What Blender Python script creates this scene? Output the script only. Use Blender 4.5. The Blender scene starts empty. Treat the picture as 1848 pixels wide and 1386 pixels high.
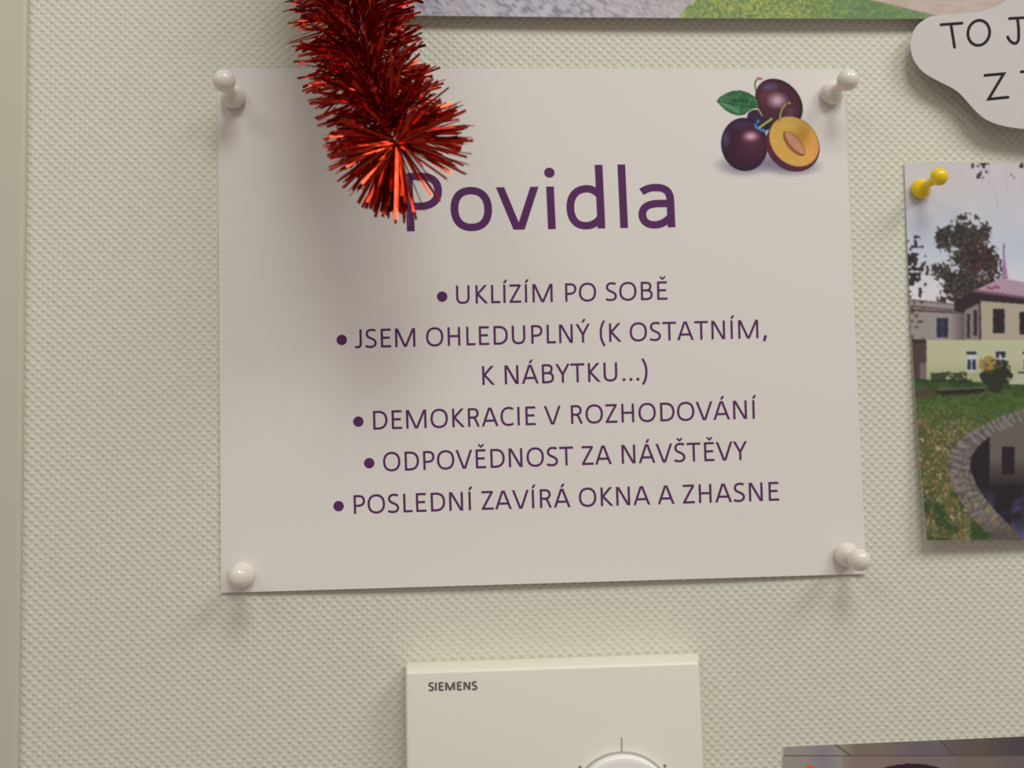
import bpy, math, random
import numpy as np
from mathutils import Vector, Matrix, Quaternion

sc = bpy.context.scene
COL = sc.collection
rnd = random.Random(7)

# ------------------------------------------------------------------ camera
F = 1680.0                      # focal length in pixels of the 1848 x 1386 frame
D = 0.42                        # camera to wall, metres
FOOT = (830.0, 790.0)           # where the wall normal through the lens meets the frame
ROLL = math.radians(-0.9)
CAM = Vector((0.0, -D, 1.5))
n_c = Vector(((FOOT[0] - 924) / F, (693 - FOOT[1]) / F, -1)).normalized()
Q = n_c.rotation_difference(Vector((0, 0, -1))).to_matrix()
B = Matrix(((1, 0, 0), (0, 0, -1), (0, 1, 0)))
R = B @ Matrix.Rotation(ROLL, 3, 'Z') @ Q
cam_d = bpy.data.cameras.new('camera')
cam = bpy.data.objects.new('camera', cam_d)
COL.objects.link(cam)
cam.matrix_world = Matrix.Translation(CAM) @ R.to_4x4()
cam_d.sensor_width = 36.0
cam_d.lens = F * 36.0 / 1848.0
cam_d.clip_start = 0.01
cam_d.dof.use_dof = True
cam_d.dof.focus_distance = 0.405
cam_d.dof.aperture_fstop = 5.0
sc.camera = cam

# ------------------------------------------------------------------ light
sc.view_settings.view_transform = 'Standard'
sc.view_settings.look = 'None'
sc.view_settings.gamma = 1.0
sc.view_settings.use_curve_mapping = False
sc.view_settings.exposure = 0.0
world = bpy.data.worlds.new('room_light')
sc.world = world
world.use_nodes = True
wbg = world.node_tree.nodes['Background']
wbg.inputs[0].default_value = (1.0, 0.85, 0.76, 1)
wbg.inputs[1].default_value = 0.27


def area(name, loc, target, sx, sy, power, colour):
    l = bpy.data.lights.new(name, 'AREA')
    l.shape = 'RECTANGLE'
    l.size, l.size_y = sx, sy
    l.energy = power
    l.color = colour
    o = bpy.data.objects.new(name, l)
    COL.objects.link(o)
    o.location = loc
    o.rotation_euler = (Vector(target) - Vector(loc)).to_track_quat('-Z', 'Y').to_euler()
    return o


area('ceiling_lamp', (0.26, -1.30, 3.05), (0.03, 0, 1.5), 0.75, 0.60, 14.6, (0.97, 1.0, 0.92))
area('ceiling_lamp', (-1.25, -1.75, 3.05), (0.0, 0, 1.5), 0.80, 0.60, 5.4, (0.98, 1.0, 0.92))
area('ceiling_lamp', (1.45, -1.35, 3.05), (0.05, 0, 1.5), 0.95, 0.60, 16.2, (1.0, 0.99, 0.94))


# ------------------------------------------------------------------ pixel <-> place
def ray(px, py):
    return (R @ Vector(((px - 924) / F, (693 - py) / F, -1)))


def at(px, py, h=0.0):
    """point at height h off the wall that the photograph shows at (px, py)"""
    d = ray(px, py)
    return CAM + d * ((-h - CAM.y) / d.y)


RN = np.array(R)


def at_np(px, py, h):
    px = np.asarray(px, float); py = np.asarray(py, float)
    c = np.stack([(px - 924) / F, (693 - py) / F, -np.ones_like(px)], -1)
    d = c @ RN.T
    t = (-h + D) / d[..., 1]
    return np.array(CAM) + d * t[..., None]


# ------------------------------------------------------------------ helpers
def tag(o, label=None, cat=None, group=None, kind=None):
    if label: o['label'] = label
    if cat: o['category'] = cat
    if group: o['group'] = group
    if kind: o['kind'] = kind
    return o


def link(name, me, mat=None, parent=None):
    o = bpy.data.objects.new(name, me)
    COL.objects.link(o)
    if mat is not None and len(me.materials) == 0:
        me.materials.append(mat)
    if parent is not None:
        o.parent = parent
    return o


def mesh(name, verts, faces, smooth=False):
    me = bpy.data.meshes.new(name)
    me.from_pydata([tuple(v) for v in verts], [], faces)
    if smooth:
        me.polygons.foreach_set('use_smooth', [True] * len(me.polygons))
    me.update()
    return me


def srgb(c):
    c = np.asarray(c, float) / 255.0
    return np.where(c <= 0.04045, c / 12.92, ((c + 0.055) / 1.055) ** 2.4)


LIGHT = np.array([0.70, 0.68, 0.62])      # how bright a perfectly white surface reads here


def alb(c, k=1.0):
    return np.clip(srgb(c) / LIGHT * k, 0, 0.95)


def mat(name, rgb, rough=0.5, metal=0.0, spec=0.5, sss=0.0, sss_r=(1, 0.6, 0.35), noise=None):
    m = bpy.data.materials.new(name)
    m.use_nodes = True
    nt = m.node_tree
    b = nt.nodes['Principled BSDF']
    b.inputs['Base Color'].default_value = (*[float(x) for x in rgb], 1)
    b.inputs['Roughness'].default_value = rough
    b.inputs['Metallic'].default_value = metal
    b.inputs['Specular IOR Level'].default_value = spec
    if sss:
        b.inputs['Subsurface Weight'].default_value = sss
        b.inputs['Subsurface Radius'].default_value = sss_r
        b.inputs['Subsurface Scale'].default_value = 0.003
    if noise:
        scale, amt, dist = noise
        geo = nt.nodes.new('ShaderNodeNewGeometry')
        n = nt.nodes.new('ShaderNodeTexNoise')
        n.inputs['Scale'].default_value = scale
        n.inputs['Detail'].default_value = 4
        nt.links.new(geo.outputs['Position'], n.inputs['Vector'])
        bp = nt.nodes.new('ShaderNodeBump')
        bp.inputs['Strength'].default_value = amt
        bp.inputs['Distance'].default_value = dist
        nt.links.new(n.outputs['Fac'], bp.inputs['Height'])
        nt.links.new(bp.outputs['Normal'], b.inputs['Normal'])
    return m


def print_mat(name, rough, spec):
    m = mat(name, (0.5, 0.5, 0.5), rough, 0, spec)
    a = m.node_tree.nodes.new('ShaderNodeAttribute')
    a.attribute_name = 'ink'
    m.node_tree.links.new(a.outputs['Color'], m.node_tree.nodes['Principled BSDF'].inputs['Base Color'])
    return m


def sheet(name, P, N_off, m, parent=None, ink=None, back=True, keep=None):
    """closed thin sheet: P[i,j] front points, N_off the thickness towards the wall"""
    ny, nx = P.shape[:2]
    front = P.reshape(-1, 3)
    n = len(front)
    idx = np.arange(n).reshape(ny, nx)
    q = np.stack([idx[:-1, :-1], idx[1:, :-1], idx[1:, 1:], idx[:-1, 1:]], -1).reshape(-1, 4)
    if back:
        bk = front.copy(); bk[:, 1] += N_off
        # rim only plus a coarse copy of the back
        ring = np.concatenate([idx[0, :], idx[1:, -1], idx[-1, -2::-1], idx[-2:0:-1, 0]])
        verts = np.concatenate([front, bk, front[ring], bk[ring]])
        qb = q[:, ::-1] + n
        nr = len(ring); ra = np.arange(nr) + 2 * n; rb_ = np.roll(ra, -1)
        qr = np.stack([ra, rb_, rb_ + nr, ra + nr], -1)
        faces = np.concatenate([q, qb, qr])
    else:
        verts, faces = front, q
        if keep is not None:
            k_ = keep.reshape(-1)[q].any(1); faces = q = q[k_]
            used = np.unique(q); mp_ = np.full(n, -1); mp_[used] = np.arange(len(used))
            faces = q = mp_[q]; verts = front = front[used]; ink = ink.reshape(-1, 3)[used]; n = len(used)
    me = bpy.data.meshes.new(name)
    me.vertices.add(len(verts)); me.vertices.foreach_set('co', verts.astype(np.float32).ravel())
    me.loops.add(faces.size); me.loops.foreach_set('vertex_index', faces.astype(np.int32).ravel())
    me.polygons.add(len(faces))
    me.polygons.foreach_set('loop_start', np.arange(0, faces.size, 4, dtype=np.int32))
    me.update(calc_edges=True)
    sm = np.zeros(len(faces), bool); sm[:len(q)] = True
    me.polygons.foreach_set('use_smooth', sm)
    if ink is not None:
        ca = me.color_attributes.new('ink', 'FLOAT_COLOR', 'POINT')
        c = np.ones((len(verts), 4), np.float32)
        f = ink.reshape(-1, 3)
        c[:n, :3] = f
        if back: c[n:, :3] = 0.8
        ca.data.foreach_set('color', c.ravel())
    me.validate()
    return link(name, me, m, parent)


def blk(name, x0, x1, y0, y1, z0, z1, bev, m, parent=None, seg=3):
    import bmesh
    bm = bmesh.new()
    bmesh.ops.create_cube(bm, size=1)
    for v in bm.verts:
        v.co = Vector(((x0 + x1) / 2 + v.co.x * (x1 - x0), (y0 + y1) / 2 + v.co.y * (y1 - y0), (z0 + z1) / 2 + v.co.z * (z1 - z0)))
    if bev:
        bmesh.ops.bevel(bm, geom=list(bm.edges), offset=bev, segments=seg, affect='EDGES', profile=0.5)
    me = bpy.data.meshes.new(name)
    bm.to_mesh(me); bm.free()
    for p in me.polygons: p.use_smooth = bool(bev)
    return link(name, me, m, parent)


# value noise for the printed pictures
def vnoise(x, y, s=1.0, seed=0):
    x = x / s; y = y / s
    xi = np.floor(x).astype(np.int64); yi = np.floor(y).astype(np.int64)
    fx = x - xi; fy = y - yi
    fx = fx * fx * (3 - 2 * fx); fy = fy * fy * (3 - 2 * fy)

    def hsh(a, b):
        h = (a * 374761393 + b * 668265263 + seed * 974634777) & 0xffffffff
        h = ((h ^ (h >> 13)) * 1274126177) & 0xffffffff
        return ((h ^ (h >> 16)) & 0xffff) / 65535.0
    return (hsh(xi, yi) * (1 - fx) + hsh(xi + 1, yi) * fx) * (1 - fy) + (hsh(xi, yi + 1) * (1 - fx) + hsh(xi + 1, yi + 1) * fx) * fy


def fbm(x, y, s, seed=0, o=3):
    v = 0; a = 1.0; t = 0
    for k in range(o):
        v = v + a * vnoise(x, y, s / 2 ** k, seed + k * 17); t += a; a *= 0.55
    return v / t


def inpoly(X, Y, pts):
    ins = np.zeros(X.shape, bool)
    n = len(pts)
    for i in range(n):
        x1, y1 = pts[i]; x2, y2 = pts[(i + 1) % n]
        if y1 == y2: continue
        c = ((y1 > Y) != (y2 > Y)) & (X < (x2 - x1) * (Y - y1) / (y2 - y1) + x1)
        ins ^= c
    return ins


def mix(C, colour, a):
    a = np.clip(a, 0, 1)[..., None]
    C[...] = C * (1 - a) + np.asarray(colour, float) * a


def soften(C, k=1):
    for _ in range(k):
        for ax in (0, 1):
            Pd = np.concatenate([C.take([0], ax), C, C.take([-1], ax)], ax)
            n_ = Pd.shape[ax]
            C = .25 * Pd.take(range(0, n_ - 2), ax) + .5 * Pd.take(range(1, n_ - 1), ax) + .25 * Pd.take(range(2, n_), ax)
    return C


def segdist(X, Y, pts):
    d = np.full(X.shape, 1e9)
    for (x1, y1), (x2, y2) in zip(pts[:-1], pts[1:]):
        dx, dy = x2 - x1, y2 - y1
        t = np.clip(((X - x1) * dx + (Y - y1) * dy) / (dx * dx + dy * dy + 1e-9), 0, 1)
        d = np.minimum(d, np.hypot(X - x1 - t * dx, Y - y1 - t * dy))
    return d


# ------------------------------------------------------------------ materials
M_trim = mat('painted_trim', alb((172, 166, 146)), 0.45, noise=(400, 0.05, 0.0003))
M_paper = mat('paper_white', alb((200, 193, 183)), 0.75, spec=0.25, noise=(900, 0.10, 0.0002))
PAPER_A = alb((200, 193, 183))
M_bubble = mat('bubble_paper', alb((180, 175, 168)), 0.75, spec=0.25)
M_ink = mat('purple_ink', alb((84, 42, 85), 0.92), 0.7, spec=0.2)
M_black = mat('black_ink', alb((38, 35, 36), .6), 0.7, spec=0.2)
M_photo = print_mat('photo_print', 0.42, 0.35)
M_pic = print_mat('printed_picture', 0.75, 0.25)
M_pinw = mat('pin_white_plastic', (0.82, 0.785, 0.72), 0.16, spec=0.6, sss=0.5, noise=(300, 0.03, 0.0002))
M_piny = mat('pin_yellow_plastic', (0.95, 0.66, 0.01), 0.18, spec=0.6, sss=0.3, sss_r=(1, 0.5, 0.05), noise=(300, 0.03, 0.0002))
M_plast = mat('thermostat_plastic', alb((208, 202, 184)), 0.42, noise=(1500, 0.04, 0.0001))
M_plast2 = mat('dial_plastic', alb((238, 234, 219)), 0.38, noise=(1500, 0.04, 0.0001))
M_grey = mat('grey_print', alb((118, 114, 104)), 0.6, spec=0.2)
M_brand = mat('dark_grey_print', alb((96, 92, 86)), 0.6, spec=0.2)
M_mark = mat('scale_print', alb((160, 155, 142)), 0.6, spec=0.2)
M_foil = mat('red_foil', (0.47, 0.036, 0.015), 0.16, 1.0, noise=(120, 0.10, 0.001))
M_wire = mat('twisted_wire', (0.42, 0.40, 0.38), 0.35, 1.0, noise=(900, 0.2, 0.0003))

# woven wall covering: knots in a quincunx
M_wall = bpy.data.materials.new('woven_wall_covering')
M_wall.use_nodes = True
nt = M_wall.node_tree
bs = nt.nodes['Principled BSDF']
bs.inputs['Roughness'].default_value = 0.62
bs.inputs['Specular IOR Level'].default_value = 0.35
geo = nt.nodes.new('ShaderNodeNewGeometry')
sep = nt.nodes.new('ShaderNodeSeparateXYZ')
nt.links.new(geo.outputs['Position'], sep.inputs[0])


def mth(op, a, b=None, c=None):
    n = nt.nodes.new('ShaderNodeMath'); n.operation = op
    for i, v in enumerate((a, b, c)):
        if v is None: continue
        if isinstance(v, (int, float)): n.inputs[i].default_value = v
        else: nt.links.new(v, n.inputs[i])
    return n.outputs[0]


wob = nt.nodes.new('ShaderNodeTexNoise'); wob.inputs['Scale'].default_value = 160; wob.inputs['Detail'].default_value = 2
nt.links.new(geo.outputs['Position'], wob.inputs['Vector'])
wv = mth('MULTIPLY', mth('SUBTRACT', wob.outputs['Fac'], 0.5), 1.1)
PX, PZ = 0.00435, 0.00402
cx = mth('COSINE', mth('ADD', mth('MULTIPLY', sep.outputs['X'], 2 * math.pi / PX), wv))
cz = mth('COSINE', mth('ADD', mth('MULTIPLY', sep.outputs['Z'], 2 * math.pi / PZ), wv))
knot = mth('ADD', mth('MULTIPLY', mth('MULTIPLY', cx, cz), 0.5), 0.5)
mr = nt.nodes.new('ShaderNodeMapRange'); mr.interpolation_type = 'SMOOTHSTEP'
mr.inputs['From Min'].default_value = 0.34; mr.inputs['From Max'].default_value = 0.98
nt.links.new(knot, mr.inputs['Value']); knot = mr.outputs['Result']
fine = nt.nodes.new('ShaderNodeTexNoise'); fine.inputs['Scale'].default_value = 1100; fine.inputs['Detail'].default_value = 2
nt.links.new(geo.outputs['Position'], fine.inputs['Vector'])
hgt = mth('ADD', knot, mth('MULTIPLY', fine.outputs['Fac'], 0.30))
bump = nt.nodes.new('ShaderNodeBump')
bump.inputs['Strength'].default_value = 0.8
bump.inputs['Distance'].default_value = 0.00034
nt.links.new(hgt, bump.inputs['Height'])
nt.links.new(bump.outputs['Normal'], bs.inputs['Normal'])
rgbn = nt.nodes.new('ShaderNodeMixRGB')
rgbn.inputs[1].default_value = (*alb((187, 183, 163)), 1)
rgbn.inputs[2].default_value = (*alb((192, 190, 170)), 1)
nt.links.new(wob.outputs['Fac'], rgbn.inputs[0])
nt.links.new(rgbn.outputs[0], bs.inputs['Base Color'])

# ------------------------------------------------------------------ the setting
w = mesh('wall_back', [(-1.6, 0, 0), (1.6, 0, 0), (1.6, 0, 3.2), (-1.6, 0, 3.2),
                       (-1.6, 0.1, 0), (1.6, 0.1, 0), (1.6, 0.1, 3.2), (-1.6, 0.1, 3.2)],
         [(0, 1, 2, 3), (5, 4, 7, 6), (4, 0, 3, 7), (1, 5, 6, 2), (3, 2, 6, 7), (4, 5, 1, 0)])
tag(link('wall_back', w, M_wall), 'beige green woven fabric wall covering', kind='structure')
xe = at(39, 700, 0.004).x
tr = blk('trim_1', xe - 0.07, xe, -0.004, 0.0, 0.0, 3.2, 0.0018, M_trim)
tag(tr, 'smooth beige vertical trim at the left edge of the woven wall', kind='structure')


# ------------------------------------------------------------------ rules sheet
def rlift(x, z):
    u = (x + 0.108) / 0.29; v = (1.668 - z) / 0.236
    uu = np.clip(u, 0, 1); vv = np.clip(v, 0, 1)
    l = 0.0005 + 0.0027 * vv ** 8 * np.clip(np.sin(np.pi * uu), 0, 1) ** 0.45 + 0.0010 * np.sin(np.pi * uu) * (1 - vv) ** 2
    l = l + 0.0006 * (0.5 + 0.5 * np.sin(6.3 * uu + 2.0)) * vv * (1 - vv) * 4
    l = l + 0.0016 * np.clip((u - 0.975) / 0.03, 0, 1.2) ** 2 * np.clip((v - 0.9) / 0.1, 0, 1)
    return l


def on_rules(px, py, extra=0.0):
    px = np.asarray(px, float); py = np.asarray(py, float)
    h = np.full(px.shape, 0.001)
    for _ in range(4):
        p = at_np(px, py, h)
        h = rlift(p[..., 0], p[..., 2])
    p = at_np(px, py, h + extra)
    return p


def bil(c, nx, ny):
    u = np.linspace(0, 1, nx)[None, :]; v = np.linspace(0, 1, ny)[:, None]
    tl, tr_, br, bl = [np.array(a, float) for a in c]
    return ((1 - u) * (1 - v))[..., None] * tl + (u * (1 - v))[..., None] * tr_ + (u * v)[..., None] * br + ((1 - u) * v)[..., None] * bl


g = bil([(393, 122), (1522, 125), (1564, 1035.5), (398.5, 1070)], 130, 110)
P = on_rules(g[..., 0], g[..., 1])
rules = sheet('notice_sheet', P, 0.00018, M_paper)
tag(rules, 'white paper notice with purple rules list pinned at four corners to woven wall', 'notice')

# ---- lettering: strokes in units of 1/2048 em
ADV = dict(zip('ABCDEFGHIJKLMNOPRSTUVYZ', (1185, 1114, 1092, 1260, 1000, 941, 1292, 1276, 516, 653, 1064, 861, 1751, 1322, 1356, 1058, 1112, 941, 998, 1314, 1162, 998, 959)))
ADV.update({' ': 463, ',': 511, '(': 621, ')': 621, '…': 1414, 'a': 981, 'd': 1076, 'i': 470, 'l': 470, 'o': 1080, 'v': 925})
BASE = {'Í': ('I', 'acute'), 'Ý': ('Y', 'acute'), 'Á': ('A', 'acute'), 'Ě': ('E', 'caron'), 'Š': ('S', 'caron')}
GL = {
    'I': ['L 258 0 258 1294'],
    'L': ['L 284 1294 284 72 830 72'],
    'U': ['M 270 1294 L 270 480 C 270 190 400 66 655 66 C 910 66 1044 200 1044 490 L 1044 1294'],
    'K': ['L 284 0 284 1294', 'H 905 1294 345 664', 'H 345 690 950 0'],
    'Z': ['L 95 1222 850 1222', 'H 800 1220 155 74', 'L 90 72 885 72'],
    'M': ['L 262 0 262 1294', 'L 1488 0 1488 1294', 'H 305 1294 850 20', 'H 1445 1294 895 20', 'L 800 72 950 72'],
    'P': ['L 284 0 284 1294', 'M 284 1224 L 540 1224 C 800 1224 905 1090 905 905 C 905 690 770 555 510 555 L 284 555'],
    'O': ['M 678 1242 C 350 1242 165 1010 165 640 C 165 280 340 52 678 52 C 1010 52 1192 290 1192 650 C 1192 1010 1020 1242 678 1242'],
    'S': ['M 795 1175 C 710 1225 620 1242 520 1242 C 320 1242 200 1130 200 965 C 200 790 330 720 480 655 C 670 570 785 490 785 325 C 785 150 640 54 440 54 C 310 54 200 85 115 140'],
    'B': ['L 284 0 284 1294', 'M 284 1224 L 560 1224 C 780 1224 868 1130 868 975 C 868 800 760 690 560 690 L 284 690', 'M 560 690 L 600 690 C 840 690 945 550 945 375 C 945 190 820 70 570 70 L 284 70'],
    'E': ['L 284 0 284 1294', 'L 284 1224 890 1224', 'L 284 70 900 70', 'L 284 672 825 672'],
    'J': ['M 425 1294 L 425 340 C 425 140 350 60 215 60 C 160 60 105 70 45 95'],
    'H': ['L 284 0 284 1294', 'L 992 0 992 1294', 'L 284 668 992 668'],
    'D': ['L 284 0 284 1294', 'M 284 1224 L 560 1224 C 920 1224 1105 1010 1105 660 C 1105 280 890 70 540 70 L 284 70'],
    'N': ['L 270 0 270 1294', 'L 1052 0 1052 1294', 'H 310 1294 1010 0'],
    'Y': ['H 100 1294 499 560', 'H 898 1294 499 560', 'L 499 0 499 640'],
    'T': ['L 30 1222 968 1222', 'L 499 0 499 1222'],
    'A': ['H 105 0 562 1294', 'H 1080 0 622 1294', 'L 290 390 895 390'],
    'V': ['H 95 1294 552 0', 'H 1068 1294 612 0'],
    'R': ['L 284 0 284 1294', 'M 284 1224 L 560 1224 C 780 1224 872 1110 872 930 C 872 750 750 640 540 640 L 284 640', 'M 500 640 C 640 630 690 570 740 450 L 925 0'],
    'C': ['M 985 1140 C 890 1210 790 1240 690 1240 C 380 1240 200 1010 200 640 C 200 270 370 56 680 56 C 800 56 900 95 990 165'],
    ',': ['W 190 300 200 200 -210'],
    '(': ['M 520 1490 C 330 1220 260 930 260 610 C 260 290 330 0 520 -270'],
    ')': ['M 101 1490 C 291 1220 361 930 361 610 C 361 290 291 0 101 -270'],
    '…': ['O 250 95 105', 'O 720 95 105', 'O 1190 95 105'],
    'o': ['M 540 888 C 285 888 180 710 180 472 C 180 220 300 66 535 66 C 790 66 900 240 900 484 C 900 720 780 888 540 888'],
    'v': ['H 95 952 432 0', 'H 830 952 493 0'],
    'i': ['L 240 0 240 952', 'O 240 1262 112'],
    'd': ['L 830 0 830 1420', 'M 845 720 C 745 840 655 890 555 890 C 300 890 185 700 185 460 C 185 220 290 64 505 64 C 640 64 740 130 845 255'],
    'l': ['L 240 0 240 1420'],
    'a': ['M 175 800 C 280 870 370 893 480 893 C 690 893 785 800 785 610 L 785 0', 'M 785 535 L 530 535 C 290 535 172 445 172 288 C 172 145 270 60 420 60 C 560 60 670 120 785 245'],
}


def bez(p0, p1, p2, p3, n=12):
    return [tuple((1 - t) ** 3 * a + 3 * (1 - t) ** 2 * t * b + 3 * (1 - t) * t * t * c + t ** 3 * d for a, b, c, d in zip(p0, p1, p2, p3)) for t in [i / n for i in range(1, n + 1)]]


def ribbon(pts, w):
    """mitred outline of a polyline as quads"""
    n = len(pts); out = []
    closed = n > 3 and math.dist(pts[0], pts[-1]) < 1e-6
    for i in range(n):
        a = pts[max(i - 1, 0)]; b = pts[min(i + 1, n - 1)]; p = pts[i]
        def nrm(u, v):
            dx, dy = v[0] - u[0], v[1] - u[1]; l = math.hypot(dx, dy) or 1
            return (-dy / l, dx / l)
        if closed and i in (0, n - 1): a = pts[-2]; b = pts[1]
        if i == 0 and not closed: m = nrm(p, b); k = 1
        elif i == n - 1 and not closed: m = nrm(a, p); k = 1
        else:
            n1 = nrm(a, p); n2 = nrm(p, b); mx, my = n1[0] + n2[0], n1[1] + n2[1]; l = math.hypot(mx, my) or 1
            m = (mx / l, my / l); k = min(1 / max(0.3, m[0] * n1[0] + m[1] * n1[1]), 2.2)
        out.append(((p[0] + m[0] * w / 2 * k, p[1] + m[1] * w / 2 * k), (p[0] - m[0] * w / 2 * k, p[1] - m[1] * w / 2 * k)))
    return [[out[i][0], out[i][1], out[i + 1][1], out[i + 1][0]] for i in range(n - 1)]


def disc(cx, cy, r, n=20):
    return [[(cx + r * math.cos(2 * math.pi * k / n), cy + r * math.sin(2 * math.pi * k / n)) for k in range(n)]]


def stroke(s, w):
    t = s.split(); k = t[0]
    if k == 'H' or k == 'W':
        if k == 'W': hw = float(t[1]); v = [float(a) for a in t[2:]]
        else: v = [float(a) for a in t[1:]]
        dx, dy = v[2] - v[0], v[3] - v[1]; L = math.hypot(dx, dy)
        if k == 'H': hw = w * L / abs(dy)
        hw /= 2
        return [[(v[0] - hw, v[1]), (v[0] + hw, v[1]), (v[2] + hw, v[3]), (v[2] - hw, v[3])]]
    if k == 'O':
        return disc(*[float(a) for a in t[1:]])
    if k == 'L':
        v = [float(a) for a in t[1:]]
        return ribbon(list(zip(v[::2], v[1::2])), w)
    pts = []; i = 0
    while i < len(t):
        if t[i] in 'ML':
            pts.append((float(t[i + 1]), float(t[i + 2]))); i += 3
        else:
            c = [float(a) for a in t[i + 1:i + 7]]
            pts += bez(pts[-1], c[0:2], c[2:4], c[4:6]); i += 7
    return ribbon(pts, w)


def glyph(ch, w):
    b, acc = BASE.get(ch, (ch, None))
    polys = []
    for s in GL.get(b, []): polys.append(stroke(s, w))
    c = {'I': 258, 'Y': 499, 'A': 592, 'E': 590, 'S': 490}.get(b, 0)
    if acc == 'acute': polys.append(stroke('W 165 %d 1400 %d 1640' % (c - 10, c + 130), w))
    if acc == 'caron': polys.append(stroke('L %d 1640 %d 1460 %d 1640' % (c - 175, c, c + 175), w * 0.75))
    return polys, ADV[b]


def text(name, s, left, right, cap, surf, m, parent, w=150, capu=1294, depth=0.00006, skew=0.0, track=0):
    """left/right: pixel ends of the inked baseline; cap: pixel height of a capital"""
    x = 0; strokes = []
    for ch in s:
        ps, a = glyph(ch, w)
        for q in ps: strokes.append([[(p[0] + x, p[1]) for p in poly] for poly in q])
        x += a + track
    xs = [p[0] for st in strokes for poly in st for p in poly]
    x0, x1 = min(xs), max(xs)
    bx, by = right[0] - left[0], right[1] - left[1]
    L = math.hypot(bx, by); ux, uy = bx / L, by / L
    sx = L / (x1 - x0); sy = cap / capu
    V = []; Fc = []; dep = []
    for k, st in enumerate(strokes):
        for poly in st:
            i0 = len(V)
            for (a, b) in poly:
                X = (a - x0) * sx + b * sy * skew; Y = b * sy
                V.append((left[0] + ux * X + uy * Y, left[1] + uy * X - ux * Y)); dep.append(depth + 0.0000015 * (k % 7))
            Fc.append(list(range(i0, len(V))))
    V = np.array(V); dep = np.array(dep)
    P = surf(V[:, 0], V[:, 1], dep)
    # face the room
    out = []
    for f in Fc:
        a, b, c = P[f[0]], P[f[1]], P[f[2]]
        n = np.cross(b - a, c - a)
        out.append(f if n[1] < 0 else f[::-1])
    return link(name, mesh(name, P, out), m, parent)


text('title_lettering', 'Povidla', (734.6, 417.5), (1219, 410), 104.5, on_rules, M_ink, rules, w=165, skew=-0.03)
LINES = [
    ('UKLÍZÍM PO SOBĚ', (823.5, 548.5), (1204.5, 540.7), 33.0, (797.9, 535.3)),
    ('JSEM OHLEDUPLNÝ (K OSTATNÍM,', (640.5, 628.2), (1384.3, 610.1), 33.6, (616.8, 613.4)),
    ('K NÁBYTKU…)', (870.8, 694.8), (1169.0, 686.4), 34.2, None),
    ('DEMOKRACIE V ROZHODOVÁNÍ', (673.9, 775.3), (1366.0, 755.5), 33.6, (646.7, 760.9)),
    ('ODPOVĚDNOST ZA NÁVŠTĚVY', (691.8, 850.5), (1349.2, 829.9), 34.0, (666.3, 835.8)),
    ('POSLEDNÍ ZAVÍRÁ OKNA A ZHASNE', (638.9, 927.5), (1406.1, 903.2), 33.7, (611.1, 913.4)),
]
for s, l, r, c, b in LINES:
    text('text_line', s, l, r, c, on_rules, M_ink, rules, w=152)
    if b:
        pts = np.array(disc(b[0], b[1], 9.4, 28)[0])
        P = on_rules(pts[:, 0], pts[:, 1], 0.00006)
        link('bullet', mesh('bullet', P[::-1] if np.cross(P[1] - P[0], P[2] - P[0])[1] > 0 else P, [list(range(28))]), M_ink, rules)

# ---- printed plums
X, Y = np.meshgrid(np.arange(1284, 1492, 0.9), np.arange(128, 332, 0.9))
zx = (X - 1260) * 5.775; zy = (Y - 110) * 5.775
paper_s = np.array((200, 193, 183.0))
C = np.ones(X.shape + (3,)) * paper_s


def rot(cx, cy, a, b, ang):
    c, s = math.cos(math.radians(ang)), math.sin(math.radians(ang))
    u = ((zx - cx) * c + (zy - cy) * s) / a; v = (-(zx - cx) * s + (zy - cy) * c) / b
    return u, v, np.hypot(u, v)


def soft(r, e=0.03): return np.clip((1 - r) / e, 0, 1)


for (cx_, cy_, a_, b_, k_) in ((470, 1085, 270, 110, .75), (960, 1100, 300, 95, .75), (730, 1030, 260, 120, .55)):
    _, _, r_ = rot(cx_, cy_, a_, b_, 0)
    mix(C, (92, 84, 118), k_ * np.clip(1.25 - r_, 0, 1) ** 1.3)
# stem of the rear plum
mix(C, (106, 116, 72), np.clip((11 - segdist(zx, zy, [(602, 310), (590, 250), (600, 205), (630, 185)])) / 5, 0, 1))
mix(C, (165, 95, 95), np.clip((14 - segdist(zx, zy, [(622, 182), (660, 187)])) / 5, 0, 1))
# small dark one behind
mix(C, (40, 30, 48), soft(np.hypot((zx - 700) / 80, (zy - 640) / 90), .1))
_, _, r_ = rot(615, 590, 110, 85, 10); mix(C, (52, 36, 66), soft(r_, .08))
# rear plum
u_, v_, r_ = rot(842, 440, 285, 222, 48)
body = np.ones(C.shape) * np.array((74, 34, 50.0))
mix(body, (112, 50, 66), np.clip(1.0 - np.hypot((zx - 700) / 170, (zy - 350) / 170), 0, 1) * .8)
mix(body, (88, 80, 120), np.clip(1.1 - np.hypot((zx - 730) / 130, (zy - 265) / 55), 0, 1) * .8)
mix(body, (205, 165, 178), np.clip(1.25 - np.hypot((zx - 825) / 105, (zy - 412) / 85), 0, 1) ** 1.2 * .9)
mix(body, (110, 70, 90), np.clip(1 - np.hypot((zx - 960) / 90, (zy - 540) / 90), 0, 1) * .7)
mix(body, (40, 20, 34), np.clip((r_ - .75) / .25, 0, 1) * .6)
a_ = soft(r_, .03)[..., None]; C = C * (1 - a_) + body * a_
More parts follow.
